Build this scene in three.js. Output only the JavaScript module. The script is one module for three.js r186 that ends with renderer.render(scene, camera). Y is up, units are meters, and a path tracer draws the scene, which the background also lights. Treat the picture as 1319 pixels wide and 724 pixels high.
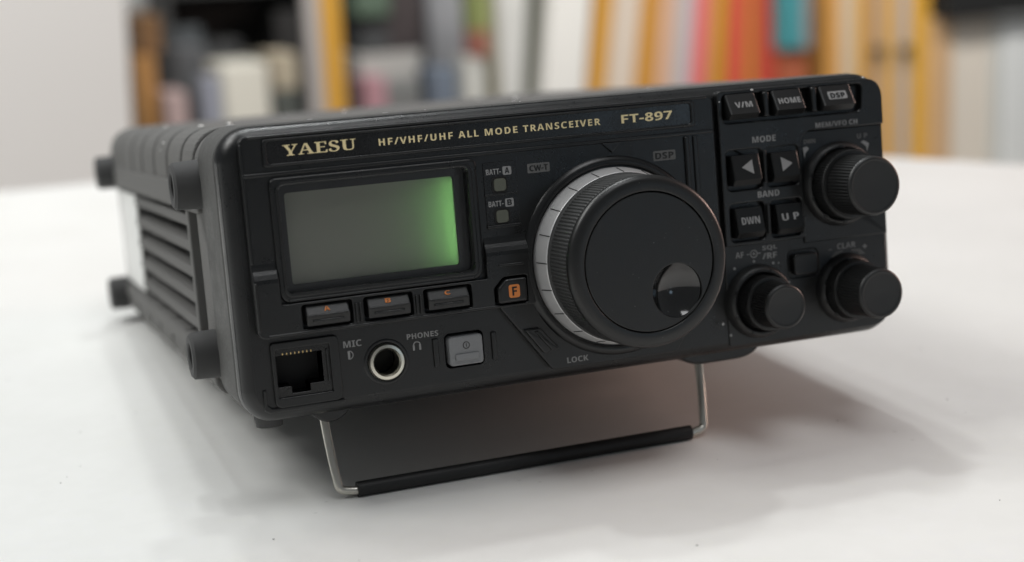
import * as THREE from 'three';
import { mergeGeometries } from 'three/addons/utils/BufferGeometryUtils.js';
import { FontLoader } from 'three/addons/loaders/FontLoader.js';
import { TextGeometry } from 'three/addons/geometries/TextGeometry.js';
import { RoundedBoxGeometry } from 'three/addons/geometries/RoundedBoxGeometry.js';
import { RectAreaLightUniformsLib } from 'three/addons/lights/RectAreaLightUniformsLib.js';

// ---------------------------------------------------------------- camera, light, exposure
const scene = new THREE.Scene();
const camera = new THREE.PerspectiveCamera(20.66, 1024 / 562, 0.02, 20);
camera.position.set(-0.16512, 0.14851, 0.38410);
camera.up.set(0.1206, 0.9748, -0.1875);                       // the hand-held camera is rolled a little
camera.lookAt(-0.16512 + 0.33485, 0.14851 - 0.21778, 0.38410 - 0.91676);
camera.focus = 0.418;
camera.userData.fStop = 7;

const renderer = new THREE.WebGLRenderer({ antialias: true });
renderer.toneMapping = THREE.LinearToneMapping;
renderer.toneMappingExposure = 1.24;
renderer.shadowMap.enabled = true;
RectAreaLightUniformsLib.init();

scene.background = new THREE.Color().setRGB(0.112, 0.117, 0.122);   // the dim, even light of the shop around the table

// ceiling lamps of the shop: [x, y, z, width, length, colour, intensity, label]
const LAMPS = [
  [0.28, 1.75, -1.00, 0.09, 0.09, [0.97, 1.0, 1.0], 178, 'small spot lamp above and behind the right end of the radio'],
  [0.03, 1.75, -0.78, 0.09, 0.09, [0.97, 1.0, 1.0], 165, 'small spot lamp above and just behind the middle of the radio'],
  [-0.20, 1.75, -1.02, 0.09, 0.09, [0.97, 1.0, 1.0], 100, 'small spot lamp above and behind the left side of the radio'],
  [-0.65, 1.30, -0.75, 0.50, 0.50, [0.99, 1.0, 0.99], 7.5, 'square lamp hanging in front of the white partition', [-0.35, 0, -1.3]],
  [1.50, 0.42, -0.10, 0.40, 0.40, [1.0, 0.68, 0.58], 16, 'warm square lamp hanging low to the right of the table', [0.1, 0, -0.05]],
  [-1.40, 1.60, -0.35, 0.80, 0.80, [1.0, 1.0, 0.98], 9, 'wide square ceiling lamp hanging to the left of the table'],
  [1.20, 0.95, -1.75, 2.40, 0.16, [1.0, 0.98, 0.94], 16.5, 'long strip lamp hanging above the long bench', [1.2, -0.1, -2.4]],
  [0.15, 1.75, 0.45, 0.60, 1.00, [0.98, 0.99, 1.0], 3.2, 'long panel lamp hanging above the front of the radio'],
  [0.98, 0.30, 1.85, 0.34, 0.30, [0.62, 0.82, 1.0], 0.8, 'small bluish lamp facing the dial from the front', [0.0, 0.06, 0.0]],
];

// ---------------------------------------------------------------- helpers
let seed = 7;
const rnd = () => { seed = (seed * 1664525 + 1013904223) % 4294967296; return seed / 4294967296; };
const taken = {};
function numbered(n) { const k = taken[n] = (taken[n] ?? -1) + 1; return k ? `${n}_${String(k).padStart(3, '0')}` : n; }
const MM = 0.001;
function finish(o) { o.castShadow = true; o.receiveShadow = true; return o; }
function add(parent, name, geos, material, label) {             // geometries in millimetres, merged into one named mesh
  const list = (Array.isArray(geos) ? geos : [geos]).map((g) => { const q = g.index ? g.toNonIndexed() : g; for (const k of Object.keys(q.attributes)) if (!['position', 'normal', 'uv'].includes(k)) q.deleteAttribute(k); return q; });
  const g = list.length > 1 ? mergeGeometries(list) : list[0];
  g.scale(MM, MM, MM);
  const m = finish(new THREE.Mesh(g, material)); m.name = name;
  if (label) m.userData.label = label;
  parent.add(m); return m;
}
function noiseTexture(size, fn, srgb) {
  const d = new Uint8Array(size * size * 4);
  for (let y = 0; y < size; y++) for (let x = 0; x < size; x++) {
    const c = fn(x / size, y / size), i = (y * size + x) * 4;
    for (let k = 0; k < 3; k++) d[i + k] = Math.max(0, Math.min(255, c[k] ?? c));
    d[i + 3] = 255;
  }
  const t = new THREE.DataTexture(d, size, size); t.wrapS = t.wrapT = THREE.RepeatWrapping;
  t.magFilter = THREE.LinearFilter; t.minFilter = THREE.LinearMipmapLinearFilter; t.generateMipmaps = true;
  if (srgb) t.colorSpace = THREE.SRGBColorSpace; t.needsUpdate = true; return t;
}
function lattice(n) {                                           // tileable value noise
  const v = Array.from({ length: n * n }, rnd), s = (t) => t * t * (3 - 2 * t);
  return (u, w) => {
    const x = u * n, y = w * n, i = Math.floor(x), j = Math.floor(y), a = s(x - i), b = s(y - j), at = (p, q) => v[((q % n + n) % n) * n + ((p % n + n) % n)];
    return (at(i, j) * (1 - a) + at(i + 1, j) * a) * (1 - b) + (at(i, j + 1) * (1 - a) + at(i + 1, j + 1) * a) * b;
  };
}
const nA = lattice(8), nB = lattice(24), nC = lattice(96), nD = lattice(200);
const grain = noiseTexture(512, (u, v) => 128 + (nD(u, v) - 0.5) * 150 + (nC(u, v) - 0.5) * 90);
const rub = noiseTexture(512, (u, v) => 205 + (nA(u, v) - 0.5) * 30 + (nB(u, v) - 0.5) * 30 + (nD(u, v) - 0.5) * 50);
function rep(t, s) { const c = t.clone(); c.repeat.set(s, s); c.needsUpdate = true; return c; }
const lin = (r, g, b) => new THREE.Color().setRGB(r, g ?? r, b ?? r);
function mat(color, rough, o = {}) { return new THREE.MeshPhysicalMaterial({ color, roughness: rough, side: THREE.DoubleSide, ...o }); }
const grain20 = rep(grain, 1 / 26), rub60 = rep(rub, 1 / 70);
const M = {
  panel: mat(lin(0.0052, 0.0057, 0.0060), 0.40, { bumpMap: grain20, bumpScale: 0.00003, roughnessMap: rub60 }),
  plate: mat(lin(0.0065), 0.34, { roughnessMap: rub60 }),
  dial: mat(lin(0.0072, 0.0077, 0.0078), 0.44, { bumpMap: grain20, bumpScale: 0.00002, roughnessMap: rub60 }),
  gloss: mat(lin(0.008), 0.12, { clearcoat: 0.6, clearcoatRoughness: 0.08 }),
  grip: mat(lin(0.030, 0.031, 0.031), 0.6, { bumpMap: grain20, bumpScale: 0.00002 }),
  knob: mat(lin(0.0120, 0.0126, 0.0128), 0.46, { bumpMap: grain20, bumpScale: 0.00002 }),
  key: mat(lin(0.0060, 0.0064, 0.0066), 0.36, { bumpMap: grain20, bumpScale: 0.00003 }),
  greyKey: mat(lin(0.21, 0.215, 0.222), 0.55, { bumpMap: grain20, bumpScale: 0.00004 }),
  frame: mat(lin(0.070, 0.070, 0.067), 0.85, { bumpMap: grain20, bumpScale: 0.00005, roughnessMap: rub60 }),
  cast: mat(lin(0.125, 0.123, 0.118), 0.8, { bumpMap: rep(grain, 1 / 60), bumpScale: 0.00025 }),
  rubber: mat(lin(0.050), 0.75, { bumpMap: grain20, bumpScale: 0.00005 }),
  sleeve: mat(lin(0.010), 0.55),
  hole: mat(lin(0.006), 0.8),
  steel: mat(lin(0.62, 0.60, 0.54), 0.38, { metalness: 0.85, roughnessMap: rub60 }),
  nickel: mat(lin(0.62, 0.60, 0.52), 0.28, { metalness: 1 }),
  silver: mat(lin(0.64, 0.64, 0.64), 0.42, { metalness: 0.45 }),
  gold: mat(lin(0.88, 0.74, 0.42), 0.45, { metalness: 0.1 }),
  brass: mat(lin(0.75, 0.55, 0.25), 0.30, { metalness: 1 }),
  print: mat(lin(0.27, 0.27, 0.27), 0.7), dim: mat(lin(0.13, 0.13, 0.128), 0.7),
  orange: mat(lin(0.62, 0.20, 0.045), 0.6),
  led: mat(lin(0.10, 0.105, 0.08), 0.35),
  lcd: mat(lin(0.28, 0.285, 0.25), 1.0, { transmission: 0.5, thickness: 0 }),
  mask: mat(lin(0.008), 0.3),
  glass: mat(lin(1), 0.02, { transmission: 1, thickness: 0, ior: 1.35 }),
  sticker: mat(lin(0.80, 0.80, 0.78), 0.5), screw: mat(lin(0.5), 0.3, { metalness: 1 }),
};

function poly(pts) { const s = new THREE.Shape(); pts.forEach(([x, y], i) => i ? s.lineTo(x, y) : s.moveTo(x, y)); s.closePath(); return s; }
function rr(x0, y0, x1, y1, r, P = THREE.Shape) {
  const s = new P(); r = Math.min(r, (x1 - x0) / 2 - 0.001, (y1 - y0) / 2 - 0.001);
  s.moveTo(x0 + r, y0); s.lineTo(x1 - r, y0); s.absarc(x1 - r, y0 + r, r, -Math.PI / 2, 0); s.lineTo(x1, y1 - r); s.absarc(x1 - r, y1 - r, r, 0, Math.PI / 2);
  s.lineTo(x0 + r, y1); s.absarc(x0 + r, y1 - r, r, Math.PI / 2, Math.PI); s.lineTo(x0, y0 + r); s.absarc(x0 + r, y0 + r, r, Math.PI, Math.PI * 1.5); return s;
}
function soft(pts, r, P = THREE.Shape) {                        // polygon with rounded corners; r may be one number or one per corner
  const s = new P(), n = pts.length;
  pts.forEach((p, i) => {
    const a = pts[(i + n - 1) % n], b = pts[(i + 1) % n], q = Array.isArray(r) ? r[i] : r;
    const da = Math.hypot(a[0] - p[0], a[1] - p[1]), db = Math.hypot(b[0] - p[0], b[1] - p[1]), ka = Math.min(q / da, 0.49), kb = Math.min(q / db, 0.49);
    const u = [p[0] + (a[0] - p[0]) * ka, p[1] + (a[1] - p[1]) * ka], v = [p[0] + (b[0] - p[0]) * kb, p[1] + (b[1] - p[1]) * kb];
    i ? s.lineTo(...u) : s.moveTo(...u); s.quadraticCurveTo(p[0], p[1], v[0], v[1]);
  });
  s.closePath(); return s;
}
function ext(shape, z0, z1, bevel = 0.3, seg = 2, curve = 8, thick = bevel) {   // solid from z0 to z1 whose outline is the shape
  const g = new THREE.ExtrudeGeometry(shape, { depth: Math.max(0.001, z1 - z0 - 2 * thick), bevelEnabled: bevel > 0, bevelSize: bevel, bevelOffset: -bevel, bevelThickness: thick, bevelSegments: seg, curveSegments: curve });
  g.translate(0, 0, z0 + (bevel > 0 ? thick : 0)); return g;
}
function profileX(pts, x0, x1, bevel = 0.3) {                   // [z, y] profile swept along x
  const g = ext(poly(pts.map(([z, y]) => [-z, y])), 0, x1 - x0, bevel, 2);
  g.rotateY(Math.PI / 2); g.scale(1, 1, 1); g.translate(x0, 0, 0); return g;
}
function bar(x0, y0, z0, x1, y1, z1, r = 0.25) { const g = new RoundedBoxGeometry(x1 - x0, y1 - y0, z1 - z0, 2, Math.min(r, (x1 - x0) / 2.01, (y1 - y0) / 2.01, (z1 - z0) / 2.01)); g.translate((x0 + x1) / 2, (y0 + y1) / 2, (z0 + z1) / 2); return g; }
function lathe(pts, cx, cy, seg = 64, z = 0) { const g = new THREE.LatheGeometry(pts.map(([r, h]) => new THREE.Vector2(Math.max(r, 0.0001), h)), seg); g.rotateX(Math.PI / 2); g.translate(cx, cy, z); return g; }
function creased(pts) { return pts.flatMap((p, i) => i === 0 || i === pts.length - 1 ? [p] : [p, p]); }
function knurl(rows, teeth, deep, cx, cy) {                     // fluted side wall, rows of [r, z]
  const n = teeth * 4, pos = [], uv = [], idx = [];
  rows.forEach(([r, z, k = 1]) => { for (let i = 0; i <= n; i++) { const a = i / n * Math.PI * 2, q = r - (i % 4 < 2 ? 0 : deep * k); pos.push(cx + q * Math.cos(a), cy + q * Math.sin(a), z); uv.push(i / n, z / 20); } });
  for (let j = 0; j + 1 < rows.length; j++) for (let i = 0; i < n; i++) { const a = j * (n + 1) + i, b = a + n + 1; idx.push(a, a + 1, b, b, a + 1, b + 1); }
  const g = new THREE.BufferGeometry(); g.setAttribute('position', new THREE.Float32BufferAttribute(pos, 3)); g.setAttribute('uv', new THREE.Float32BufferAttribute(uv, 2)); g.setIndex(idx);
  const f = g.toNonIndexed(); f.computeVertexNormals(); return f;
}
const sans = await new FontLoader().loadAsync('fonts/droid/droid_sans_bold.typeface.json');
const serif = await new FontLoader().loadAsync('fonts/droid/droid_serif_bold.typeface.json');
// text fitted into the box x0..x1, y0..y1 (capital height), lying at height z and tipped back by tilt about its base line
function text(str, x0, x1, y0, y1, z, { font = sans, tilt = 0, deep = 0.08, track = 0 } = {}) {
  let g;
  if (track) {                                                  // letters set one by one with extra space between them
    const list = []; let x = 0;
    for (const ch of str) { const w = font.data.glyphs[ch].ha * 10 / font.data.resolution; if (ch !== ' ') { const q = new TextGeometry(ch, { font, size: 10, depth: 1, curveSegments: 4, bevelEnabled: false }); q.translate(x, 0, 0); list.push(q); } x += w + track; }
    g = mergeGeometries(list);
  } else g = new TextGeometry(str, { font, size: 10, depth: 1, curveSegments: 4, bevelEnabled: false });
  g.computeBoundingBox(); const b = g.boundingBox;
  g.translate(-b.min.x, -b.min.y, 0); g.scale((x1 - x0) / (b.max.x - b.min.x), (y1 - y0) / (b.max.y - b.min.y), deep);
  if (tilt) g.rotateX(tilt);
  g.translate(x0, y0, z); return g;
}

// ---------------------------------------------------------------- setting
function structure(o, name) { o.name = name; o.userData.kind = 'structure'; scene.add(o); return finish(o); }
const floor = structure(new THREE.Mesh(new THREE.BoxGeometry(6, 0.04, 5), mat(lin(0.26, 0.25, 0.24), 0.6)), 'floor'); floor.position.set(0.8, -0.77, -1.2);
const wall = structure(new THREE.Mesh(new THREE.BoxGeometry(4.6, 1.9, 0.06), mat(lin(0.42, 0.42, 0.41), 0.8)), 'back_wall'); wall.position.set(1.2, 0.2, -3.05);

// table: white top with thin apron and four legs
{
  const t = new THREE.Group(); t.name = 'table'; scene.add(t);
  t.userData = { label: 'white laminate table carrying the radio', category: 'table' };
  const tint = noiseTexture(512, (u, v) => { const a = (nA(u, v) - 0.5) * 3 + (nC(u, v) - 0.5) * 2; const s = nD(u * 1.7, v * 1.7) > 0.985 && nB(u, v) > 0.6 ? -22 : 0; return [232 + a + s, 232 + a + s, 229 + a * 1.2 + s]; }, true);
  const smear = noiseTexture(512, (u, v) => 160 + (nA(u, v) - 0.5) * 40 + (nB(u, v) - 0.5) * 20 + (nC(u, v) - 0.5) * 14);
  const top = mat(lin(0.98), 0.62, { map: rep(tint, 1 / 400), roughnessMap: rep(smear, 1 / 300), bumpMap: rep(grain, 1 / 90), bumpScale: 0.000008 });
  const g = ext(soft([[-650, -520], [560, -520], [476, 310], [272, 683], [-650, 683]], 12), -28, 0, 2, 3); g.rotateX(-Math.PI / 2);
  add(t, 'tabletop', g, top);
  for (const [x, z] of [[-600, 470], [470, 470], [200, -600], [-600, -600]]) add(t, 'leg', bar(x - 25, -750, z - 25, x + 25, -28, z + 25, 3), mat(lin(0.5), 0.4, { metalness: 0.8 }));
}

// ---------------------------------------------------------------- the radio (local millimetres: x right, y up, z towards the viewer)
const radio = new THREE.Group(); radio.name = 'radio_transceiver'; scene.add(radio);
radio.userData = { label: 'black radio transceiver with large tuning dial propped on a wire stand', category: 'radio' };
radio.position.set(-0.1, 0.02674, 0); radio.rotation.x = -5.5 * Math.PI / 180;

// case
{
  const back = -272, notch = (inset, x, w) => soft([[x, x], [w - x, x], [w - x, 14], [w - x - inset, 15], [w - x - inset, 53], [w - x, 54], [w - x, 78 - x], [x, 78 - x], [x, 54], [x + inset, 53], [x + inset, 15], [x, 14]], [11, 11, .5, .5, .5, .5, 11, 11, .5, .5, .5, .5]);
  const core = ext(notch(5, 4.4, 200), back, -46, 0.6);
  const rings = [[-46, -66], [-70.5, -96.5], [-101, -128], [-132.5, -160.5], [-165, -190.5], [-195, -226.5], [-231, -261]].map(([a, b]) => ext(notch(8.2, 0, 200), b, a, 0.7, 2));
  const end = ext(notch(8.2, 0.4, 200), back, -263, 0.8);
  const cs = add(radio, 'case', [core, ...rings, end, ext(rr(0.6, 0.6, 199.4, 77.4, 10), -52, -33, 0.8)], M.cast);
  add(cs, 'front_frame', ext(rr(-0.2, -0.2, 200.2, 78.2, 9.5), -34, -8.6, 1.0, 3, 12), M.frame);
  for (const s of [0, 1]) {
    const X = (x) => s ? 200 - x : x;
    const B = (x0, y0, z0, x1, y1, z1, r) => bar(Math.min(X(x0), X(x1)), y0, z0, Math.max(X(x0), X(x1)), y1, z1, r);
    add(cs, 'side_rail', B(-0.7, 54.5, back, 3, 62.5, -40, 0.8), M.cast);
    add(cs, 'side_rail', B(-0.7, 9.2, back, 3, 13.8, -40, 0.8), M.cast);
    add(cs, 'upright', B(0.4, 13, -72, 8, 55, -68, 0.6), M.cast); 
    for (let k = 0; k < 5; k++) {
      const y = 17.2 + k * 7.9, sgn = s ? -1 : 1, g = poly([[X(9), y + 5.2], [X(1.0), y + 3.4], [X(0.6), y + 0.6], [X(1.4), y], [X(9), y + 0.6]]);
      add(cs, 'fin', ext(g, -206, -72, 0.25, 1), M.cast);
    }
    add(cs, 'end_plate', B(1.6, 14, back + 1, 9, 54, -206, 0.5), M.cast);
  }
  add(cs, 'sticker', bar(1.1, 15.5, -264, 1.7, 52.5, -207, 0.2), M.sticker, 'blank white sticker on the side of the case');
  for (const [y, z] of [[62.8, -39], [15, -39], [60.2, -262], [10, -262]]) {
    const f = lathe(creased([[3.5, 2.5], [3.5, 7.2], [4.0, 7.6], [5.8, 7.6], [6.6, 6.9], [6.9, 0], [0.01, 0]]), 0, 0, 40); f.rotateY(-Math.PI / 2); f.translate(0.3, y, z);
    const ft = add(radio, 'side_foot', f, M.rubber, 'round black rubber foot with a hole in its end');
    const h = new THREE.CylinderGeometry(3.49, 3.49, 0.4, 24); h.rotateZ(Math.PI / 2); h.translate(-2.4, y, z); add(ft, 'screw_hole', h, M.hole);
  }
  for (const [x, z] of [[30, -244], [170, -244]]) { const f = new THREE.CylinderGeometry(7, 6.4, 3.4, 32); f.translate(x, -1.5, z); add(radio, 'bottom_foot', f, M.rubber); }
  for (const [x, z] of [[9, -17], [186, -36]]) { const f = new THREE.CylinderGeometry(4.2, 3.6, 4, 24); f.translate(x, -1.2, z); add(radio, 'bottom_foot', f, M.rubber); }
  for (const [x, z] of [[14, -58], [30, -24], [3.2, -96], [92, -30], [52, -26], [150, -60], [60, -200], [140, -200]]) {
    const s = new THREE.SphereGeometry(2, 20, 8, 0, 7, 0, 1.2); s.scale(1, 0.45, 1); s.translate(x, 77.4, z); if (x > 10) add(cs, 'screw', s, M.screw);
  }
}

// front panel: bezel, raised display and control blocks
const bezelShape = rr(0, 0, 200, 78, 9);
const jackPts = [[9.6, 9.6], [13.2, 9.6], [13.2, 7.6], [18.2, 7.6], [18.2, 9.6], [22.0, 9.6], [22.0, 17.9], [9.6, 17.9]];
const jackPath = () => soft(jackPts, 0.05, THREE.Path);
const circleHole = (x, y, r) => { const p = new THREE.Path(); p.absarc(x, y, r, 0, Math.PI * 2); return p; };
bezelShape.holes.push(jackPath(), circleHole(39.3, 12.4, 3.7), rr(55.9, 7.9, 67.2, 17.6, 1.6, THREE.Path), rr(14.4, 34.4, 65.4, 62.2, 1.5, THREE.Path));
const panel = add(radio, 'front_panel', bar(0, 0, -8, 1, 1, -7), M.panel);
// the rounded rim of the panel
{
  const r = rr(0, 0, 200, 78, 9), pts = r.getPoints(14).slice(0, -1), n = pts.length, rows = [[0, -8.2], [0.05, -6.8], [0.5, -4.9], [1.5, -3.2], [2.9, -2.2], [4.2, -1.95], [4.6, -2.1]], pos = [], uv = [], idx = [];
  const cx = 100, cy = 39;
  rows.forEach(([d, z]) => pts.forEach((p, i) => {
    const x0 = 9, x1 = 191, y0 = 9, y1 = 69, qx = Math.min(Math.max(p.x, x0), x1), qy = Math.min(Math.max(p.y, y0), y1), L = Math.hypot(p.x - qx, p.y - qy) || 1;
    pos.push(p.x - (p.x - qx) / L * d, p.y - (p.y - qy) / L * d, z); uv.push((p.x + p.y), d + z);
  }));
  for (let j = 0; j + 1 < rows.length; j++) for (let i = 0; i < n; i++) { const a = j * n + i, b = j * n + (i + 1) % n, c = a + n, e = b + n; idx.push(a, b, c, c, b, e); }
  const g = new THREE.BufferGeometry(); g.setAttribute('position', new THREE.Float32BufferAttribute(pos, 3)); g.setAttribute('uv', new THREE.Float32BufferAttribute(uv, 2)); g.setIndex(idx); g.computeVertexNormals();
  panel.geometry.dispose();
  const shape = rr(0.3, 0.3, 199.7, 77.7, 9); shape.holes.push(...bezelShape.holes);
  const inner = rr(3.6, 3.6, 196.4, 74.4, 5.6); inner.holes.push(...bezelShape.holes);
  const gs = [g.toNonIndexed(), ext(shape, -8.2, -5.2, 0), ext(inner, -8, -2, 0)];
  gs.forEach((q) => { for (const k of Object.keys(q.attributes)) if (!['position', 'normal', 'uv'].includes(k)) q.deleteAttribute(k); });
  const all = mergeGeometries(gs.map((q) => q.index ? q.toNonIndexed() : q)); all.scale(MM, MM, MM); panel.geometry = all;
}
add(panel, 'back_plate', ext(rr(0.8, 0.8, 199.2, 77.2, 8.6), -9.4, -8.15, 0.2), M.hole);

const D = [107.8, 33.3];                                        // dial axis
const block = soft([[5.2, 23.2], [72, 23.2], [86.3, 3.7], [124.6, 3.7], [141, 27], [141, 75.6], [5.2, 75.6]], [2.5, 0.8, 1, 1, 3, 2.5, 3]);
const cells = { window: rr(14.2, 34.2, 65.6, 62.4, 1.6, THREE.Path), lock: soft([[76.9, 16.8], [83.0, 16.8], [89.0, 9.2], [82.6, 8.2]], 0.6, THREE.Path), A: rr(17.0, 24.5, 30.6, 30.95, 0.8, THREE.Path), B: rr(33.6, 24.5, 47.2, 30.95, 0.8, THREE.Path), C: rr(50.2, 24.5, 63.8, 30.95, 0.8, THREE.Path), F: soft([[70.3, 24.0], [79.9, 24.0], [79.9, 31.6], [73.2, 31.6], [70.3, 28.8]], 0.7, THREE.Path), batt: rr(70.2, 45.0, 80.2, 63.0, 0.6, THREE.Path) };
block.holes.push(cells.window, cells.A, cells.B, cells.C, cells.F);
const display = add(panel, 'display_block', ext(block, -3, 0, 0.38, 3, 8), M.panel);
// lower part of the block steps forward round the keys
const step = soft([[5.2, 23.2], [72.2, 23.2], [82.0, 23.2], [80.9, 31], [81.0, 36], [68.7, 36], [68.7, 31.6], [12.0, 31.6], [12.0, 36], [5.2, 36]], [2.5, .5, .5, .5, .2, .2, .5, .5, .2, .2]);
step.holes.push(cells.A.clone(), cells.B.clone(), cells.C.clone(), cells.F.clone());
add(panel, 'key_ledge', [ext(step, -0.5, 1.9, 0.28, 3, 8), ...[[5.3, 12.0], [68.8, 81.3]].map(([a, b]) => profileX([[-0.5, 35.4], [1.88, 35.4], [1.88, 37.6], [1.7, 38.6], [1.1, 39.8], [0.5, 40.8], [0.2, 41.7], [0.02, 42.6], [-0.5, 42.6]], a, b, 0.3))], M.panel);
const rimShape = soft([[11.9, 31.4], [68.4, 31.4], [68.4, 64.4], [11.9, 64.4]], [4, 5, 2, 2]); rimShape.holes.push(rr(14.2, 34.2, 65.6, 62.4, 1.6, THREE.Path));
add(panel, 'window_rim', ext(rimShape, -0.5, 1.1, 0.75, 3, 8), M.panel);
const lens2 = rr(13.2, 33.1, 66.9, 63.3, 2.2); lens2.holes.push(rr(14.2, 34.2, 65.6, 62.4, 1.6, THREE.Path));
add(panel, 'window_lip', ext(lens2, 0.6, 1.45, 0.35, 2, 8), M.panel);
add(panel, 'trim_line', [bar(5.6, 64.9, -0.4, 140.4, 66.0, 0.55, 0.4), bar(131.0, 36, -0.4, 132.6, 64.6, 0.8, 0.5), bar(133.8, 34, -0.4, 135.4, 64.6, 0.5, 0.4)], M.panel);
add(panel, 'pointer', ext(poly([[105.7, 64.9], [111.5, 64.9], [108.6, 62.2]]), -0.2, 0.7, 0.2), M.panel);

{
  const bead = (a, b, r = 0.45) => { const g = new THREE.CapsuleGeometry(r, Math.hypot(b[0] - a[0], b[1] - a[1]), 4, 10); g.rotateZ(Math.atan2(b[1] - a[1], b[0] - a[0]) - Math.PI / 2); g.translate((a[0] + b[0]) / 2, (a[1] + b[1]) / 2, a[2]); return g; };
  add(panel, 'edge_bead', bead([5.75, 43, -0.05], [5.75, 73.2]), M.panel);
  add(panel, 'edge_bead', bead([5.8, 25.6, 1.8], [5.8, 37.6]), M.panel);
  add(panel, 'edge_bead', bead([8, 23.75, 1.75], [71.6, 23.75]), M.panel);
  add(panel, 'edge_bead', bead([8, 75.1, -0.05], [138.6, 75.1]), M.panel);
  add(panel, 'edge_bead', bead([14.5, 32.3, 1.0], [65, 32.3], 0.4), M.panel);
}
// right-hand control block in three steps
const right = [
  [soft([[142.4, 2.2], [197.0, 2.2], [197.0, 30.2], [169.4, 30.2], [169.4, 32.0], [142.4, 32.0]], [1, 6, .3, .3, .3, .3]), -3, -1.5],
  [soft([[142.6, 31.7], [168.8, 31.7], [168.8, 29.8], [197.2, 29.8], [197.2, 62.6], [142.6, 62.6]], .3), -3, -0.8],
  [soft([[142.4, 31.6], [168.9, 31.6], [168.9, 60.4], [170.9, 62.6], [197.2, 62.6], [197.2, 76.3], [142.4, 76.3]], [.5, .5, 1, 1.5, .5, 6, 1.5]), -3, 0.1],
];
const pockets = [[144.2, 47.6, 155.6, 59.2], [157.2, 47.6, 167.8, 59.0], [144.4, 32.8, 155.6, 43.8], [157.6, 32.8, 167.9, 43.6]];
right[0][0].holes.push(rr(163.2, 19.9, 173.4, 27.9, 1.6, THREE.Path));
for (const p of pockets) for (const k of [1, 2]) right[k][0].holes.push(rr(...p, 1.2, THREE.Path));
right[2][0].holes.push(soft([[144.0, 67.0], [189.6, 67.0], [190.4, 75.1], [144.0, 75.1]], 1.6, THREE.Path));
for (const [s, a, b] of right) add(panel, 'control_block', ext(s, a, b, 0.4, 3, 8), M.panel);
add(panel, 'key_divider', [[155.75, 49, 157.05, 58.6, 0.9], [155.9, 34, 157.3, 43, 0.9], [156.6, 68.0, 158.4, 75.2, 1.6], [172.4, 68.0, 174.2, 75.2, 1.6]].map(([a, b, c, d, z]) => bar(a, b, -2.4, c, d, z, 0.6)), M.panel);

// name plate with its raised border
{
  const border = rr(11.2, 67.2, 134.9, 74.5, 1.2); border.holes.push(rr(12.3, 68.1, 133.6, 73.8, 0.9, THREE.Path));
  const np = add(radio, 'name_plate', [ext(rr(12.2, 68.0, 133.7, 73.9, 0.9), -0.4, 0.25, 0.1)], M.plate, 'long black name plate with gold lettering');
  add(np, 'plate_border', ext(border, -0.4, 0.75, 0.4, 3), M.panel);
  add(np, 'lettering', text('YAESU', 16.6, 36.0, 69.75, 72.65, 0.25, { font: serif }), M.gold);
  add(np, 'lettering', text('HF/VHF/UHF ALL MODE TRANSCEIVER', 42.2, 105.8, 70.1, 71.95, 0.25, { track: 1.3 }), M.gold);
  add(np, 'lettering', text('FT-897', 112.2, 127.9, 69.9, 72.3, 0.25), M.gold);
}

// display: black mask, backlit liquid crystal panel, clear window
{
  const mask = rr(12, 32, 68, 65, 1.6); mask.holes.push(rr(16.3, 36.0, 62.6, 60.1, 0.9, THREE.Path));
  const d = add(radio, 'display', ext(mask, -4.0, -2.6, 0), M.mask, 'dark grey liquid crystal display, blank, glowing green at its right end');
  add(d, 'liquid_crystal', bar(15.4, 35.0, -3.4, 63.4, 61.0, -3.2, 0.05), M.lcd);
  add(d, 'window', bar(13.5, 33.6, -0.75, 66.3, 63.0, -0.7, 0.02), M.glass);
  add(d, 'reflector', bar(14.6, 34.6, -8.05, 65.2, 62.0, -7.6, 0.1), mat(lin(0.8), 0.7));
  const glow = new THREE.Mesh(new THREE.BoxGeometry(0.0006, 0.0225, 0.0022), new THREE.MeshStandardMaterial({ color: 0x000000, emissive: new THREE.Color(0.25, 1.0, 0.2), emissiveIntensity: 1.2 }));
  glow.name = 'backlight'; glow.position.set(0.0634, 0.048, -0.0058); d.add(glow); finish(glow);
  const l = new THREE.RectAreaLight(new THREE.Color(0.36, 1.0, 0.30), 58, 0.022, 0.0022);
  l.position.set(0.0630, 0.048, -0.0058); l.lookAt(new THREE.Vector3()); l.rotation.set(0, -Math.PI / 2, 0); l.rotation.set(0, Math.PI / 2, Math.PI / 2); d.add(l);
}

// battery lamps panel
{
  const p = add(radio, 'battery_panel', [ext(rr(70.4, 45.2, 80.0, 62.8, 0.5), -0.5, 0.25, 0.15), bar(70.3, 44.9, -0.2, 80.3, 45.8, 0.9, 0.3), bar(70.3, 53.7, -0.2, 80.0, 54.3, 0.6, 0.2)], M.plate);
  for (const [y, yt, c] of [[54.9, 59.4, 'A'], [46.3, 50.7, 'B']]) {
    add(p, 'lamp', [ext(rr(73.1, y, 76.6, y + 3.4, 0.9), 0, 0.7, 0.2)], M.led, 'unlit greenish grey indicator lamp');
    add(p, 'lamp_frame', ext(rr(72.5, y - 0.6, 77.2, y + 4.0, 1.2), 0, 0.45, 0.1), M.hole);
    add(p, 'lettering', text('BATT-', 71.2, 75.5, yt + 0.1, yt + 1.6, 0.25), M.print);
    const badge = add(p, 'badge', ext(rr(76.0, yt - 0.3, 78.5, yt + 2.0, 0.4), 0.1, 0.33, 0), M.print);
    add(badge, 'lettering', text(c, 76.6, 77.9, yt + 0.1, yt + 1.65, 0.33), M.plate);
  }
}
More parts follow.
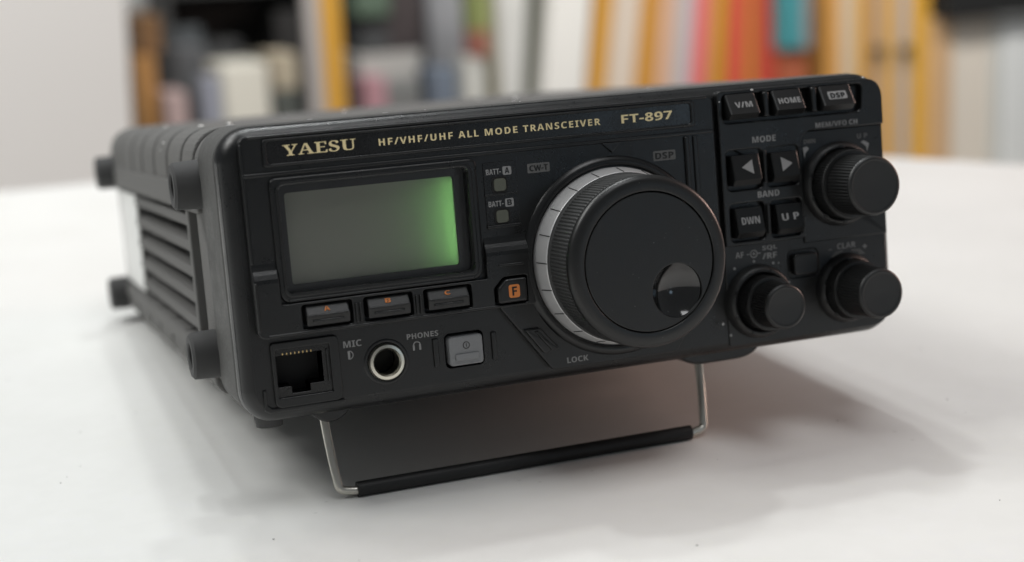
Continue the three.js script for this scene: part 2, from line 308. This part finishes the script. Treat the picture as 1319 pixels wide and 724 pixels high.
for (const [x0, x1, y0, y1, s] of [[83.3, 89.9, 58.8, 61.4, 'CW-T'], [121.3, 128.2, 58.5, 61.3, 'DSP']]) {
  const b = add(panel, 'badge', ext(rr(x0, y0, x1, y1, 0.4), -0.1, 0.06, 0), M.dim); add(panel, 'lettering', text(s, x0 + 0.6, x1 - 0.6, y0 + 0.5, y1 - 0.5, 0.06), M.panel);
}

// function keys under the window
function sloped(x0, x1, y0, y1, z0, zLow, zHigh, lip) {         // key whose face tips up towards its lower edge
  return [[z0, y0], [zHigh - 0.9, y0], [zHigh, y0 + lip], [zLow, y1], [z0, y1]];
}
for (const [x, c] of [[18.0, 'A'], [34.6, 'B'], [51.2, 'C']]) {
  const k = add(radio, 'function_key', [profileX([[-2, 25.3], [2.3, 25.3], [2.7, 27.9], [1.0, 30.5], [-2, 30.5]], x, x + 11.7, 0.4), bar(x + 1.6, 26.1, 2.3, x + 10.0, 26.8, 2.95, 0.3), bar(x + 0.5, 27.5, 2.2, x + 11.2, 28.15, 2.95, 0.3)], M.key, 'black key with a small orange letter');
  add(k, 'letter', text(c, x + 4.9, x + 6.5, 28.8, 30.1, 2.16, { tilt: -0.58, deep: 0.15 }), M.orange);
}
add(panel, 'key_divider', [31.1, 47.7].flatMap((x) => [bar(x + 0.1, 24.6, 1, x + 0.9, 29.8, 2.5, 0.35), bar(x + 1.2, 24.6, 1, x + 2.0, 29.8, 2.5, 0.35)]), M.panel);
{
  const k = add(radio, 'function_key', ext(soft([[71.0, 24.5], [79.4, 24.5], [79.4, 31.0], [73.4, 31.0], [71.0, 28.6]], 0.7), -2, 3.0, 0.7, 3), M.key, 'black key marked with an F in an orange square');
  const b = add(k, 'badge', ext(rr(74.0, 25.8, 77.2, 29.4, 0.7), 2.95, 3.06, 0), M.orange);
  add(b, 'letter', text('F', 74.95, 76.35, 26.4, 28.8, 3.06), M.plate);
  add(panel, 'ledge_line', [bar(72.0, 34.4, 1.7, 79.4, 35.2, 2.3, 0.3)], M.panel);
}
{
  const k = add(radio, 'lock_key', [ext(soft([[78.3, 16.2], [83.0, 16.2], [88.6, 9.6], [83.7, 8.8]], 0.6), -1, 1.1, 0.4, 2), ext(soft([[81.2, 15.4], [82.2, 15.5], [86.9, 9.9], [85.7, 9.6]], 0.2), 0.8, 1.7, 0.3, 2)], M.key, 'slanted black lock key below the dial');
  add(panel, 'lettering', text('LOCK', 90.6, 97.0, 5.0, 6.6, 0), M.print);
}

// top row and mode/band keys
for (const [x0, x1, s] of [[144.6, 154.2, 'V/M'], [159.6, 169.2, 'HOME'], [175.2, 185.8, 'DSP']]) {
  const k = add(radio, 'panel_key', profileX([[-2, 68.0], [2.2, 68.0], [3.9, 69.6], [0.7, 75.2], [-2, 75.2]], x0, x1, 0.55), M.key, `black key marked ${s}`);
  const t = -Math.atan2(3.2, 5.6), o = { tilt: t, deep: 0.12 }, z = (y) => 3.9 - (y - 69.6) * 3.2 / 5.6 + 0.02;
  if (s === 'DSP') { const g = ext(rr(0, 0, 6.2, 2.6, 0.4), 0, 0.1, 0); g.rotateX(t); g.translate(177.4, 71.2, z(71.2)); add(k, 'badge', g, M.print); add(k, 'letter', text(s, 178.1, 182.9, 71.6, 73.2, z(71.6) + 0.1, o), M.plate); }
  else add(k, 'letter', text(s, x0 + (s === 'V/M' ? 2.2 : 1.3), x1 - (s === 'V/M' ? 1.9 : 1.1), 71.3, 73.1, z(71.3), o), M.print);
}
const keyFace = (y0) => (y) => 2.7 - (y - y0 - 1.7) * 1.7 / 7.0 + 0.02;
for (const [x0, x1, y0, s] of [[145.2, 154.3, 49.0, '<'], [158.1, 167.0, 48.8, '>'], [145.4, 154.4, 33.8, 'DWN'], [158.6, 167.3, 33.6, 'UP']]) {
  const k = add(radio, 'panel_key', profileX([[-2, y0], [1.3, y0], [2.7, y0 + 1.7], [1.0, y0 + 8.7], [-2, y0 + 8.7]], x0, x1, 0.5), M.key, s === '<' ? 'black key with a grey arrow pointing left' : s === '>' ? 'black key with a grey arrow pointing right' : `black key marked ${s}`);
  const z = keyFace(y0), t = -Math.atan2(1.7, 7.0);
  if (s === '<' || s === '>') {
    const f = s === '<' ? 1 : -1, cx = (x0 + x1) / 2 + 0.2, g = ext(poly([[cx - 1.9 * f, 0], [cx + 1.7 * f, -2.1], [cx + 1.7 * f, 2.1]]), 0, 0.1, 0); g.rotateX(t); g.translate(0, y0 + 5.2, z(y0 + 5.2)); add(k, 'arrow', g, M.print);
  } else add(k, 'letter', text(s === 'UP' ? 'U P' : s, x0 + 1.5, x1 - 1.6, y0 + 4.0, y0 + 6.1, z(y0 + 4.0), { tilt: t, deep: 0.12 }), M.print);
}
{
  const k = add(radio, 'panel_key', ext(rr(164.2, 20.8, 172.5, 27.0, 1.4), -3, 0.2, 0.6, 3), M.key, 'small plain black key between two knobs');
}
add(panel, 'lettering', text('MODE', 152.9, 160.6, 60.8, 62.6, 0.1), M.print);
add(panel, 'lettering', text('BAND', 153.6, 160.7, 44.9, 46.7, 0.1), M.print);
add(panel, 'lettering', text('MEM/VFO CH', 174.0, 188.2, 63.3, 64.8, 0.1), M.print);
add(panel, 'lettering', text('DWN', 170.3, 174.2, 58.9, 60.2, -0.8), M.dim);
add(panel, 'lettering', text('U P', 188.4, 191.9, 58.9, 60.3, -0.8), M.dim);
add(panel, 'arrow', [ext(poly([[169.9, 57.9], [171.3, 58.1], [171.9, 57.4], [170.6, 56.2], [170.3, 54.6]]), -0.8, -0.74, 0), ext(poly([[191.6, 54.8], [191.4, 56.4], [189.6, 57.8], [190.6, 58.2], [192.4, 57.2]]), -0.8, -0.74, 0)], M.print);
add(panel, 'lettering', text('AF', 146.0, 148.7, 27.9, 29.6, -1.5), M.print);
add(panel, 'lettering', text('SQL', 154.9, 159.8, 29.0, 30.6, -1.5), M.print);
add(panel, 'lettering', text('/RF', 154.8, 159.6, 26.7, 28.4, -1.5), M.print);
{
  const ring = new THREE.TorusGeometry(1.05, 0.22, 6, 24); ring.translate(152.0, 28.6, -1.45); const dot = new THREE.CylinderGeometry(0.4, 0.4, 0.1, 12); dot.rotateX(Math.PI / 2); dot.translate(152.0, 28.6, -1.47);
  add(panel, 'symbol', [ring, dot, bar(149.7, 28.45, -1.6, 150.8, 28.75, -1.44, 0.05), bar(153.2, 28.45, -1.6, 154.2, 28.75, -1.44, 0.05)], M.print);
}
for (const [x, y, r] of [[151.9, 26.4, .42], [158.2, 25.2, .42], [145.4, 25.0, .42], [163.0, 18.9, .42], [139.8, 9.6, .42], [142.9, 5.7, .42], [160.0, 25.0, .28]]) { const g = new THREE.CylinderGeometry(r, r, 0.12, 12); g.rotateX(Math.PI / 2); g.translate(x, y, x < 142 ? 0.02 : -1.47); add(panel, 'dot', g, M.print); }
add(panel, 'lettering', text('CLAR', 180.0, 186.4, 26.7, 28.4, -1.5), M.print);
add(panel, 'lettering', text('-', 177.0, 178.2, 26.6, 27.0, -1.5), M.dim);
add(panel, 'lettering', text('+', 188.8, 190.3, 25.9, 27.3, -1.5), M.print);
add(panel, 'arrow', [ext(poly([[177.6, 24.6], [179.4, 26.0], [181.8, 26.3], [181.8, 25.7], [180.0, 25.2], [179.6, 24.4]]), -1.5, -1.44, 0), ext(poly([[189.6, 24.4], [187.8, 26.0], [184.8, 26.3], [184.8, 25.7], [187.0, 25.2], [187.4, 24.3]]), -1.5, -1.44, 0)], M.dim);

// lower strip: microphone socket, headphone jack, power key
{
  const fr = soft([[8.4, 4.2], [26.6, 4.2], [26.6, 21.6], [8.4, 21.6]], [2, 2, 1.6, 1]); fr.holes.push(soft([[9.5, 6.8], [24.0, 6.8], [24.0, 19.6], [9.5, 19.6]], 0.5, THREE.Path));
  const j = add(radio, 'microphone_socket', [ext(fr, -2.6, -0.9, 0.35, 3)], M.panel, 'square black microphone socket with gold contacts');
  add(j, 'socket_body', ext((() => { const s = poly([[9.0, 6.6], [24.2, 6.6], [24.2, 19.8], [9.0, 19.8]]); s.holes.push(jackPath()); return s; })(), -7, -1.7, 0.12, 1), M.plate);
  add(j, 'socket_wall', bar(23.0, 9.4, -1.8, 23.6, 18.2, -1.2, 0.2), M.panel);
  for (let i = 0; i < 8; i++) { const x = 11.4 + i * 1.08; const p = bar(x, 18.0, -3.4, x + 0.32, 18.6, -1.6, 0.1); add(j, 'contact', p, M.brass); }
  add(panel, 'corner_lip', [ext(soft([[5.4, 4.0], [6.6, 3.2], [27.0, 3.2], [27.0, 4.2], [7.4, 4.4], [6.4, 5.4], [6.4, 9.4], [5.4, 9.4]], 0.3), -2.6, -1.2, 0.35, 2)], M.panel);
  add(panel, 'lettering', text('MIC', 28.0, 33.0, 17.6, 19.4, -2), M.print);
  const mic = poly([[29.0, 14.4], [29.6, 14.4], [29.6, 16.7], [29.0, 16.7]]), arc = new THREE.TorusGeometry(1.1, 0.17, 5, 16, Math.PI); arc.rotateZ(-Math.PI / 2); arc.translate(29.3, 15.55, -1.95);
  add(panel, 'symbol', [ext(mic, -2.1, -1.94, 0), arc], M.print);
  const ph = add(radio, 'headphone_jack', lathe(creased([[3.45, -6], [3.45, -1.2], [3.9, -0.6], [4.7, -0.7], [5.0, -1.3], [5.0, -2.2]]), 39.3, 12.4, 48), M.nickel, 'round headphone jack with a bright nickel ring');
  add(ph, 'jack_collar', lathe([[5.0, -2.05], [5.4, -1.75], [6.0, -1.75], [6.3, -2.05]], 39.3, 12.4, 48), M.panel);
  add(panel, 'lettering', text('PHONES', 45.6, 54.5, 17.5, 19.0, -2), M.print);
  const hp = new THREE.TorusGeometry(0.95, 0.2, 5, 16, Math.PI); hp.translate(48.2, 15.7, -1.95);
  add(panel, 'symbol', [hp, bar(47.0, 14.3, -2.1, 47.6, 15.8, -1.9, 0.1), bar(48.8, 14.3, -2.1, 49.4, 15.8, -1.9, 0.1)], M.print);
  const pw = add(radio, 'power_key', [ext(rr(56.7, 8.7, 66.4, 16.8, 1.0), -7, -0.2, 0.5, 3), bar(58.2, 10.1, -0.4, 65.0, 11.9, 0.35, 0.3)], M.greyKey, 'square grey power key');
  const pr = new THREE.TorusGeometry(0.9, 0.14, 5, 20); pr.translate(61.6, 14.1, -0.18); add(pw, 'symbol', [pr, bar(61.5, 13.7, -0.3, 61.72, 14.6, -0.1, 0.05)], M.frame);
  add(panel, 'guard_rib', [bar(52.6, 8.9, -2.4, 54.2, 16.8, -1.3, 0.4), bar(69.4, 8.7, -2.4, 70.9, 16.5, -1.3, 0.4)], M.panel);
}

// tuning dial
{
  const sur = lathe([[25.2, -2], [25.3, 0.6], [26.0, 1.2], [27.2, 1.0], [28.0, 0.0], [28.2, -0.6]], D[0], D[1], 96);
  add(panel, 'dial_surround', sur, M.panel);
  const dial = add(radio, 'tuning_dial', [lathe([[23.0, 19.2], [23.35, 19.8], [23.3, 20.8], [22.8, 21.7], [21.9, 22.2], [20.5, 22.3], [19.3, 22.3], [19.05, 22.1], [18.95, 21.4]], D[0], D[1], 128)], M.dial, 'large black tuning dial with knurled grip');
  add(dial, 'knurled_grip', [lathe(creased([[23.6, 7.0], [23.3, 7.2], [22.9, 7.6]]), D[0], D[1], 96), knurl([[22.95, 7.6, 0.2], [23.25, 8.2], [23.25, 18.6], [23.0, 19.2, 0.1]], 140, 0.26, D[0], D[1])], M.grip);
  const ring = lathe([[25.0, -1.5], [24.8, 1.8], [24.6, 2.4], [23.8, 6.6], [23.6, 7.0], [22.8, 7.05]], D[0], D[1], 128);
  const sk = add(dial, 'silver_ring', ring, M.silver);
  const ticks = [];
  for (let i = 0; i < 20; i++) { const a = (15.5 + 18 * i) * Math.PI / 180, g = new THREE.BoxGeometry(5.2, 0.22, 0.12); g.rotateY(1.386); g.translate(24.28, 0, 4.5); g.rotateZ(a); g.translate(D[0], D[1], 0); ticks.push(g); }
  add(sk, 'graduation', ticks, M.hole);
  const fx = 7.5, fy = -8.5, fr = 7.3, face = new THREE.Shape(); face.absarc(0, 0, 18.75, 0, Math.PI * 2); face.holes.push(circleHole(fx, fy, fr));
  const f = ext(face, 18, 22.05, 0.25, 2, 64); f.translate(D[0], D[1], 0); add(dial, 'dial_face', f, M.dial);
  const dish = []; for (let i = 0; i <= 16; i++) { const r = fr * i / 16; dish.push([r, 18.2 + 2.9 * (r / fr) ** 2]); }
  add(dial, 'finger_dish', lathe(dish, D[0] + fx, D[1] + fy, 64), M.gloss, 'glossy black finger dish');
}

// knobs
function knob(name, label, cx, cy, zb, skirt, mid, cap, notches) {
  const k = add(radio, name, [knurl([[cap[0] + 0.25, mid[1]], [cap[0] + 0.05, cap[1] - 1.4], [cap[0], cap[1] - 1.0, 0]], 56, 0.28, cx, cy), lathe([[cap[0] + 0.02, cap[1] - 1.0], [cap[0] - 0.15, cap[1] - 0.35], [cap[0] - 0.7, cap[1]], [cap[0] - 1.15, cap[1] - 0.1], [cap[0] - 1.4, cap[1] - 0.3], [0, cap[1] - 0.45]], cx, cy, 64)], M.knob, label);
  add(k, 'skirt', lathe([[skirt[0] + 0.1, zb - 0.6], [skirt[0], zb + 0.6], [skirt[0] - 0.6, zb + skirt[1] * 0.8], [skirt[0] - 1.4, zb + skirt[1]], [mid[0] + 0.3, zb + skirt[1] - 0.2], [mid[0], zb]], cx, cy, 64), M.knob);
  add(k, 'collar', [knurl([[mid[0], zb], [mid[0], mid[1] - 0.6], [mid[0] - 0.3, mid[1] - 0.1, 0.3]], 80, 0.25, cx, cy), lathe([[mid[0] - 0.3, mid[1] - 0.1], [mid[0] - 0.9, mid[1]], [cap[0], mid[1] - 0.1]], cx, cy, 64)], M.knob);
  const n = []; for (let i = 0; i < notches; i++) { const a = (i + 0.5) / notches * Math.PI * 2, g = bar(-0.55, -0.8, 0, 0.55, 0.8, 0.9, 0.25); g.rotateZ(a); g.translate(cx + Math.cos(a) * (skirt[0] - 1.5), cy + Math.sin(a) * (skirt[0] - 1.5), zb + skirt[1] - 0.75); n.push(g); }
  add(k, 'grip_lug', n, M.key);
  return k;
}
knob('memory_knob', 'tall black memory channel knob beside the arrow keys', 181.5, 46.2, -0.8, [12.5, 2.6], [10.3, 6.6], [8.5, 18.0], 10);
knob('clarifier_knob', 'tall black clarifier knob at the lower corner', 182.6, 14.9, -1.5, [10.4, 2.6], [8.7, 5.6], [7.25, 17.0], 10);
knob('volume_knob', 'short black double volume knob', 152.6, 14.6, -1.5, [10.8, 3.2], [8.0, 6.2], [6.45, 14.5], 8);

// hinges and wire stand
{
  for (const [x0, x1] of [[17, 32], [128, 158]]) add(radio, 'stand_hinge', ext(soft([[x0, 1.4], [x0 + 5, -3.2], [x1 - 5, -3.2], [x1, 1.4]], 5), -26, -9, 0.8, 3), M.panel);
  const zt = -19, p = [[24.6, -1, zt - 1.5], [24.8, -10, zt + 1.6], [25.2, -19.8, -13.2], [25.7, -22.7, -12.3], [28.0, -23.6, -12], [80, -23.6, -12], [135, -23.6, -12], [137.3, -22.7, -12.3], [138.0, -19.8, -13.2], [140, -10, zt + 1.6], [140.8, -1, zt - 1.5]].map((q) => new THREE.Vector3(...q));
  const st = add(radio, 'wire_stand', new THREE.TubeGeometry(new THREE.CatmullRomCurve3(p, false, 'centripetal'), 160, 1.25, 12), M.steel, 'bent steel wire stand under the front');
  const c = new THREE.CylinderGeometry(2.1, 2.1, 102.5, 24, 1, false); c.rotateZ(Math.PI / 2); c.translate(81.6, -23.6, -12); add(st, 'rubber_sleeve', c, M.sleeve);
}
// bare metal where the paint is chipped along the upper edges
{
  const bare = mat(lin(0.85, 0.84, 0.82), 0.3);
  const spots = [[143.0, 73.4, 0.3, .4], [153.8, 76.0, 0.1, .6], [69, 78.1, -140, 1.1], [125, 78.1, -117, .9], [9.6, 77.7, -162, 1.5], [11.5, 78.0, -96, 1.3], [19.9, 78.1, -92, 1.2], [1.0, 73.6, -108, .7], [0.6, 71.2, -113, .5], [9, 77.6, -12, .4], [196.4, 74.6, -4.2, .5], [193.4, 76.6, -4.0, .6], [60, 78.2, -14, .3], [88, 78.2, -14, .3]];
  for (const [x, y, z, r] of spots) { const g = new THREE.IcosahedronGeometry(r, 0); g.scale(1, 0.35, 0.6); g.rotateY(rnd() * 3); g.translate(x, y, z); add(panel, 'paint_chip', g, bare); }
}
// dust lying on the front and crumbs on the table: too small to tell apart
{
  const dust = [], grey = mat(lin(0.22, 0.22, 0.21), 0.9);
  for (let i = 0; i < 70; i++) { const a = rnd() * 6.28, q = Math.sqrt(rnd()) * 22, onDial = i < 24, r = 0.06 + rnd() * 0.11; const x = onDial ? D[0] + q * Math.cos(a) : 8 + rnd() * 130, y = onDial ? D[1] + q * Math.sin(a) : 25 + rnd() * 49; if (!onDial && (Math.hypot(x - D[0], y - D[1]) < 29 || (x > 11 && x < 69 && y > 31))) continue; const g = new THREE.TetrahedronGeometry(r); g.rotateZ(rnd() * 6); g.translate(x, y, onDial ? (q < 18.6 ? 22.05 : 22.3) : (y < 41 ? 1.95 : 0.04)); dust.push(g); }
  const m = add(panel, 'dust', dust, grey); m.userData.kind = 'stuff';
  const crumbs = []; for (let i = 0; i < 60; i++) { const g = new THREE.IcosahedronGeometry(0.08 + rnd() * 0.18, 0); g.scale(1.4, 0.5, 1); g.rotateY(rnd() * 6); g.translate(-220 + rnd() * 400, 0.1, -250 + rnd() * 340); crumbs.push(g); }
  const c = add(scene.getObjectByName('table'), 'crumbs', crumbs, mat(lin(0.16, 0.15, 0.14), 0.9)); c.userData.kind = 'stuff';
}

// ---------------------------------------------------------------- blurred things behind the table
const BACK = [
  ['white_partition', 'tall white partition panel standing behind the table on its left', 'partition', '#efeeea', -0.158, -0.750, -1.600, 0.370, 0.893, 0.040, -0.05],
  ['brown_carton', 'brown cardboard carton beside the white partition, topmost of its stack', 'carton', '#6a4c2c', 0.195, -0.0215, -2.38, 0.04, 0.067, 0.2, 0],
  ['orange_carton', 'orange brown carton beside the white partition, under the brown carton', 'carton', '#9a6f3c', 0.181, -0.420, -2.360, 0.032, 0.398, 0.180, 0.00],
  ['grey_case', 'slate grey instrument case in front of the dark cabinet', 'case', '#55575a', 0.285, -0.420, -2.520, 0.064, 0.399, 0.140, 0.00],
  ['pink_carton', 'pale carton with a pinkish front, standing before the slate grey case', 'carton', '#a48f8c', 0.219, -0.420, -2.300, 0.035, 0.335, 0.120, 0.00],
  ['paper_stack', 'white upright paper stack in front of the dark cabinet', 'paper', '#c8c5ba', 0.343, -0.420, -2.320, 0.084, 0.375, 0.160, 0.00],
  ['blue_folder', 'pale blue folder leaning against the white paper stack', 'folder', '#8a8d98', 0.281, -0.420, -2.300, 0.029, 0.357, 0.060, 0.00],
  ['beige_box', 'beige box beside the white paper stack', 'box', '#b5a994', 0.426, -0.1, -2.36, 0.045, 0.064, 0.12, 0],
  ['dark_box', 'small dark green grey box under the beige box', 'box', '#4c504c', 0.417, -0.420, -2.330, 0.045, 0.319, 0.150, 0.00],
  ['grey_post', 'light grey upright post beside the yellow post', 'post', '#b3aeab', 0.466, -0.420, -2.280, 0.027, 0.557, 0.030, 0.00],
  ['yellow_post', 'yellow upright post beside the light grey post', 'post', '#c2902f', 0.493, -0.420, -2.270, 0.034, 0.555, 0.040, 0.00],
  ['green_carton', 'dark green carton on top of the charcoal box', 'carton', '#4f6152', 0.632, 0.012, -2.500, 0.068, 0.090, 0.200, 0.00],
  ['black_carton', 'black carton on the off white carton, beside the dark green carton', 'carton', '#3c3536', 0.7, -0.058, -2.52, 0.078, 0.156, 0.2, 0],
  ['charcoal_box', 'charcoal box under the dark green carton', 'box', '#3e4042', 0.638, -0.058, -2.52, 0.058, 0.069, 0.2, 0],
  ['white_carton', 'off white carton under the charcoal box', 'carton', '#a9a8a5', 0.65, -0.109, -2.48, 0.115, 0.05, 0.18, 0],
  ['pink_bag', 'small pink bag in front of the off white carton', 'bag', '#a98088', 0.599, -0.420, -2.400, 0.045, 0.326, 0.080, 0.00],
  ['grey_tray', 'dark grey tray below the off white carton', 'tray', '#6d6f6e', 0.65, -0.42, -2.45, 0.11, 0.311, 0.16, 0],
  ['grey_board', 'long mid grey board standing upright among the cartons', 'board', '#8f9094', 0.810, -0.420, -2.600, 0.080, 0.543, 0.060, 0.00],
  ['blue_box', 'slate blue box at the foot of the mid grey board', 'box', '#6a7482', 0.746, -0.420, -2.420, 0.053, 0.331, 0.120, 0.00],
  ['green_pack', 'lime green packet standing on the dull red packet', 'packet', '#7c8550', 0.808, -0.021, -2.380, 0.037, 0.114, 0.060, 0.00],
  ['red_pack', 'dull red packet below the lime green packet', 'packet', '#8f5a4c', 0.797, -0.067, -2.36, 0.028, 0.046, 0.06, 0],
  ['white_pack', 'pale grey packet below the dull red packet', 'packet', '#bcbcb6', 0.784, -0.420, -2.360, 0.034, 0.352, 0.060, 0.00],
  ['olive_strip', 'olive brown wooden strip standing beside the broad greyish white board', 'strip', '#8d8872', 0.842, -0.420, -2.420, 0.017, 0.540, 0.030, 0.00],
  ['white_board', 'broad greyish white board standing beside the olive strip', 'board', '#cfcfcc', 0.901, -0.420, -2.440, 0.085, 0.537, 0.040, 0.00],
  ['dark_board', 'narrow dark olive board between two white boards', 'board', '#55564a', 0.895, -0.42, -2.425, 0.034, 0.53, 0.02, -0.1],
  ['white_board', 'wide bright white board leaning over the dark olive board', 'board', '#dddbd6', 0.937, -0.420, -2.380, 0.085, 0.507, 0.040, -0.12],
  ['yellow_board', 'amber yellow board leaning against the wide white board', 'board', '#c48f36', 1.006, -0.420, -2.400, 0.039, 0.534, 0.025, -0.14],
  ['cream_board', 'cream board between two amber yellow boards', 'board', '#cdbfb0', 1.063, -0.420, -2.400, 0.061, 0.531, 0.025, -0.13],
  ['yellow_board', 'ochre board leaning beside the cream board', 'board', '#bd852e', 1.116, -0.420, -2.400, 0.045, 0.528, 0.025, -0.13],
  ['tan_board', 'pinkish tan board leaning beside the ochre board', 'board', '#c9a48c', 1.162, -0.420, -2.400, 0.039, 0.525, 0.025, -0.11],
  ['grey_board', 'pale blue grey board beside the pinkish red board', 'board', '#b4b4b8', 1.201, -0.420, -2.400, 0.037, 0.523, 0.025, -0.11],
  ['pink_board', 'pinkish red board beside the pale blue grey board', 'board', '#d4706c', 1.244, -0.420, -2.400, 0.042, 0.521, 0.025, -0.10],
  ['yellow_board', 'narrow mustard board between pinkish red and bright red boards', 'board', '#bd8c22', 1.291, -0.420, -2.400, 0.031, 0.518, 0.025, -0.07],
  ['red_board', 'bright red board beside the narrow mustard board', 'board', '#c8503c', 1.334, -0.420, -2.400, 0.049, 0.516, 0.025, -0.07],
  ['yellow_board', 'narrow brown amber board between two red boards', 'board', '#b67c2c', 1.377, -0.420, -2.400, 0.027, 0.514, 0.025, -0.05],
  ['red_board', 'narrow red board beside the teal box', 'board', '#c44a3a', 1.423, -0.420, -2.400, 0.047, 0.511, 0.025, 0.00],
  ['brown_board', 'brown ochre board behind the teal box', 'board', '#b0803a', 1.569, -0.420, -2.440, 0.043, 0.505, 0.025, 0.00],
  ['orange_board', 'orange ochre board standing between the brown board and the cream upright', 'board', '#d2994e', 1.580, -0.420, -2.400, 0.034, 0.504, 0.025, 0.00],
  ['cream_upright', 'greyish cream upright beside the orange ochre board', 'upright', '#d0bb9f', 1.617, -0.420, -2.400, 0.038, 0.503, 0.025, 0.00],
  ['yellow_upright', 'golden upright beside the greyish cream upright', 'upright', '#d79e36', 1.653, -0.420, -2.400, 0.034, 0.501, 0.025, 0.00],
  ['taupe_upright', 'taupe upright carrying one dark knob', 'upright', '#b29780', 1.686, -0.420, -2.400, 0.030, 0.500, 0.025, 0.00],
  ['orange_upright', 'pale orange upright between the taupe and the grey uprights', 'upright', '#d8a85e', 1.718, -0.420, -2.400, 0.036, 0.498, 0.025, 0.00],
  ['grey_upright', 'pale grey upright carrying one dark slate knob', 'upright', '#bab0aa', 1.756, -0.420, -2.400, 0.046, 0.496, 0.025, 0.00],
  ['yellow_upright', 'bright golden yellow upright beside the pale grey upright', 'upright', '#dda63a', 1.795, -0.420, -2.400, 0.045, 0.493, 0.025, 0.00],
  ['tan_board', 'wide tan plywood board beside the bright golden yellow upright', 'board', '#d2ab80', 1.843, -0.420, -2.400, 0.058, 0.359, 0.090, 0.00],
  ['cream_carton', 'tall cream carton beside the wide tan plywood board', 'carton', '#e2d8cb', 1.926, -0.420, -2.400, 0.115, 0.354, 0.090, 0.00],
  ['pale_strip', 'pale grey strip between the cream carton and the white carton', 'strip', '#cdcdc8', 1.989, -0.420, -2.400, 0.023, 0.349, 0.025, 0.00],
  ['tall_white_carton', 'tall bluish white carton beside the pale grey strip', 'carton', '#e4e5e4', 2.146, -0.420, -2.400, 0.280, 0.341, 0.090, 0.00],
  ['red_carton', 'rust red carton below the teal box', 'carton', '#a5583a', 1.474, -0.420, -2.370, 0.066, 0.318, 0.060, 0.00],
  ['teal_box', 'teal box resting on the rust red carton', 'box', '#3f8a90', 1.462, -0.1015, -2.36, 0.05, 0.16, 0.06, 0],
  ['grey_box', 'narrow grey box resting on the rust red carton beside the teal box', 'box', '#8f9296', 1.497, -0.1015, -2.365, 0.018, 0.16, 0.05, 0],
  ['black_screen', 'wide black screen lying on the tall cartons', 'screen', '#161616', 2.06, -0.0655, -2.36, 0.459, 0.134, 0.06, 0],
];
const bench = new THREE.Group(); bench.name = 'long_bench'; bench.userData = { label: 'long low bench carrying the boards and cartons behind the table', category: 'bench' }; scene.add(bench);
add(bench, 'bench_top', bar(60, -445, -2880, 2420, -421, -2240, 3), mat(lin(0.35, 0.33, 0.30), 0.7));
for (const x of [90, 860, 1640, 2360]) add(bench, 'leg', bar(x, -750, -2840, x + 50, -445, -2280, 3), mat(lin(0.2), 0.7));
BACK.forEach(([name, label, category, color, x, y, z, w, h, d, lean], i) => {
  const m = finish(new THREE.Mesh(new RoundedBoxGeometry(w, h, d, 2, Math.min(w, h, d) * 0.08), mat(new THREE.Color(color), 0.75)));
  m.geometry.translate(0, h / 2, -d / 2); m.position.set(x, y, z + (i % 3) * 0.004); m.rotation.z = lean;
  m.name = numbered(name); m.userData = { label, category }; scene.add(m);
  if (name === 'taupe_upright' || name === 'grey_upright') {
    const k = new THREE.CylinderGeometry(0.010, 0.012, 0.02, 16); k.rotateX(Math.PI / 2); k.translate(0, h - 0.20, 0.01);
    const kn = finish(new THREE.Mesh(k, mat(lin(0.05, 0.055, 0.06), 0.5))); kn.name = 'knob'; m.add(kn);
  }
});
{
  const c = new THREE.Group(); c.name = 'dark_cabinet'; c.userData = { label: 'dark open cabinet behind the white paper stack', category: 'cabinet' }; scene.add(c);
  const dark = mat(lin(0.04, 0.041, 0.041), 0.7);
  add(c, 'back_panel', bar(258, -419, -2860, 588, 160, -2840, 2), dark);
  for (const x of [255, 572]) add(c, 'side_panel', bar(x, -419, -2840, x + 18, 160, -2640, 2), dark);
  for (const y of [68, -180]) add(c, 'shelf', bar(273, y, -2838, 572, y + 18, -2630, 2), dark);
}

for (const [name, label, category, color, x, w, h, d] of [
  ['meter_case', 'dark slate meter case on the cabinet shelf beside the side panel', 'case', '#4c5053', 0.305, 0.055, 0.17, 0.12],
  ['tool_box', 'charcoal tool box on the cabinet shelf beside the slate meter case', 'box', '#363738', 0.372, 0.066, 0.14, 0.14],
  ['small_carton', 'small olive grey carton on the cabinet shelf', 'carton', '#5c5a52', 0.440, 0.05, 0.11, 0.10],
  ['black_case', 'tall black case on the cabinet shelf', 'case', '#232323', 0.512, 0.07, 0.19, 0.12],
]) { const m = finish(new THREE.Mesh(new RoundedBoxGeometry(w, h, d, 2, 0.004), mat(new THREE.Color(color), 0.6))); m.geometry.translate(0, h / 2, 0); m.position.set(x, -0.162, -2.72); m.name = name; m.userData = { label, category }; scene.add(m); }

// ---------------------------------------------------------------- the lamps themselves
for (const [x, y, z, w, h, c, power, label, aim] of LAMPS) {
  const g = new THREE.Group(); g.name = numbered('ceiling_lamp'); g.userData = { label, category: 'lamp', group: 'lamps hung round the table' }; g.position.set(x, y, z); scene.add(g);
  if (aim) g.quaternion.setFromUnitVectors(new THREE.Vector3(0, -1, 0), new THREE.Vector3(...aim).sub(g.position).normalize());
  add(g, 'housing', bar(-w * 520, 3, -h * 520, w * 520, 40, h * 520, 4), mat(lin(0.7), 0.5));
  const p = new THREE.Mesh(new THREE.BoxGeometry(w, 0.003, h), new THREE.MeshStandardMaterial({ color: 0x111111, emissive: new THREE.Color(...c), emissiveIntensity: 0.8 })); p.name = 'diffuser'; g.add(finish(p));
  add(g, 'cord', bar(-3, 40, -3, 3, 300, 3, 1), mat(lin(0.3), 0.6));
  const l = new THREE.RectAreaLight(new THREE.Color(...c), power, w, h); l.position.set(0, -0.006, 0); l.rotation.x = -Math.PI / 2; g.add(l);
}

renderer.render(scene, camera);
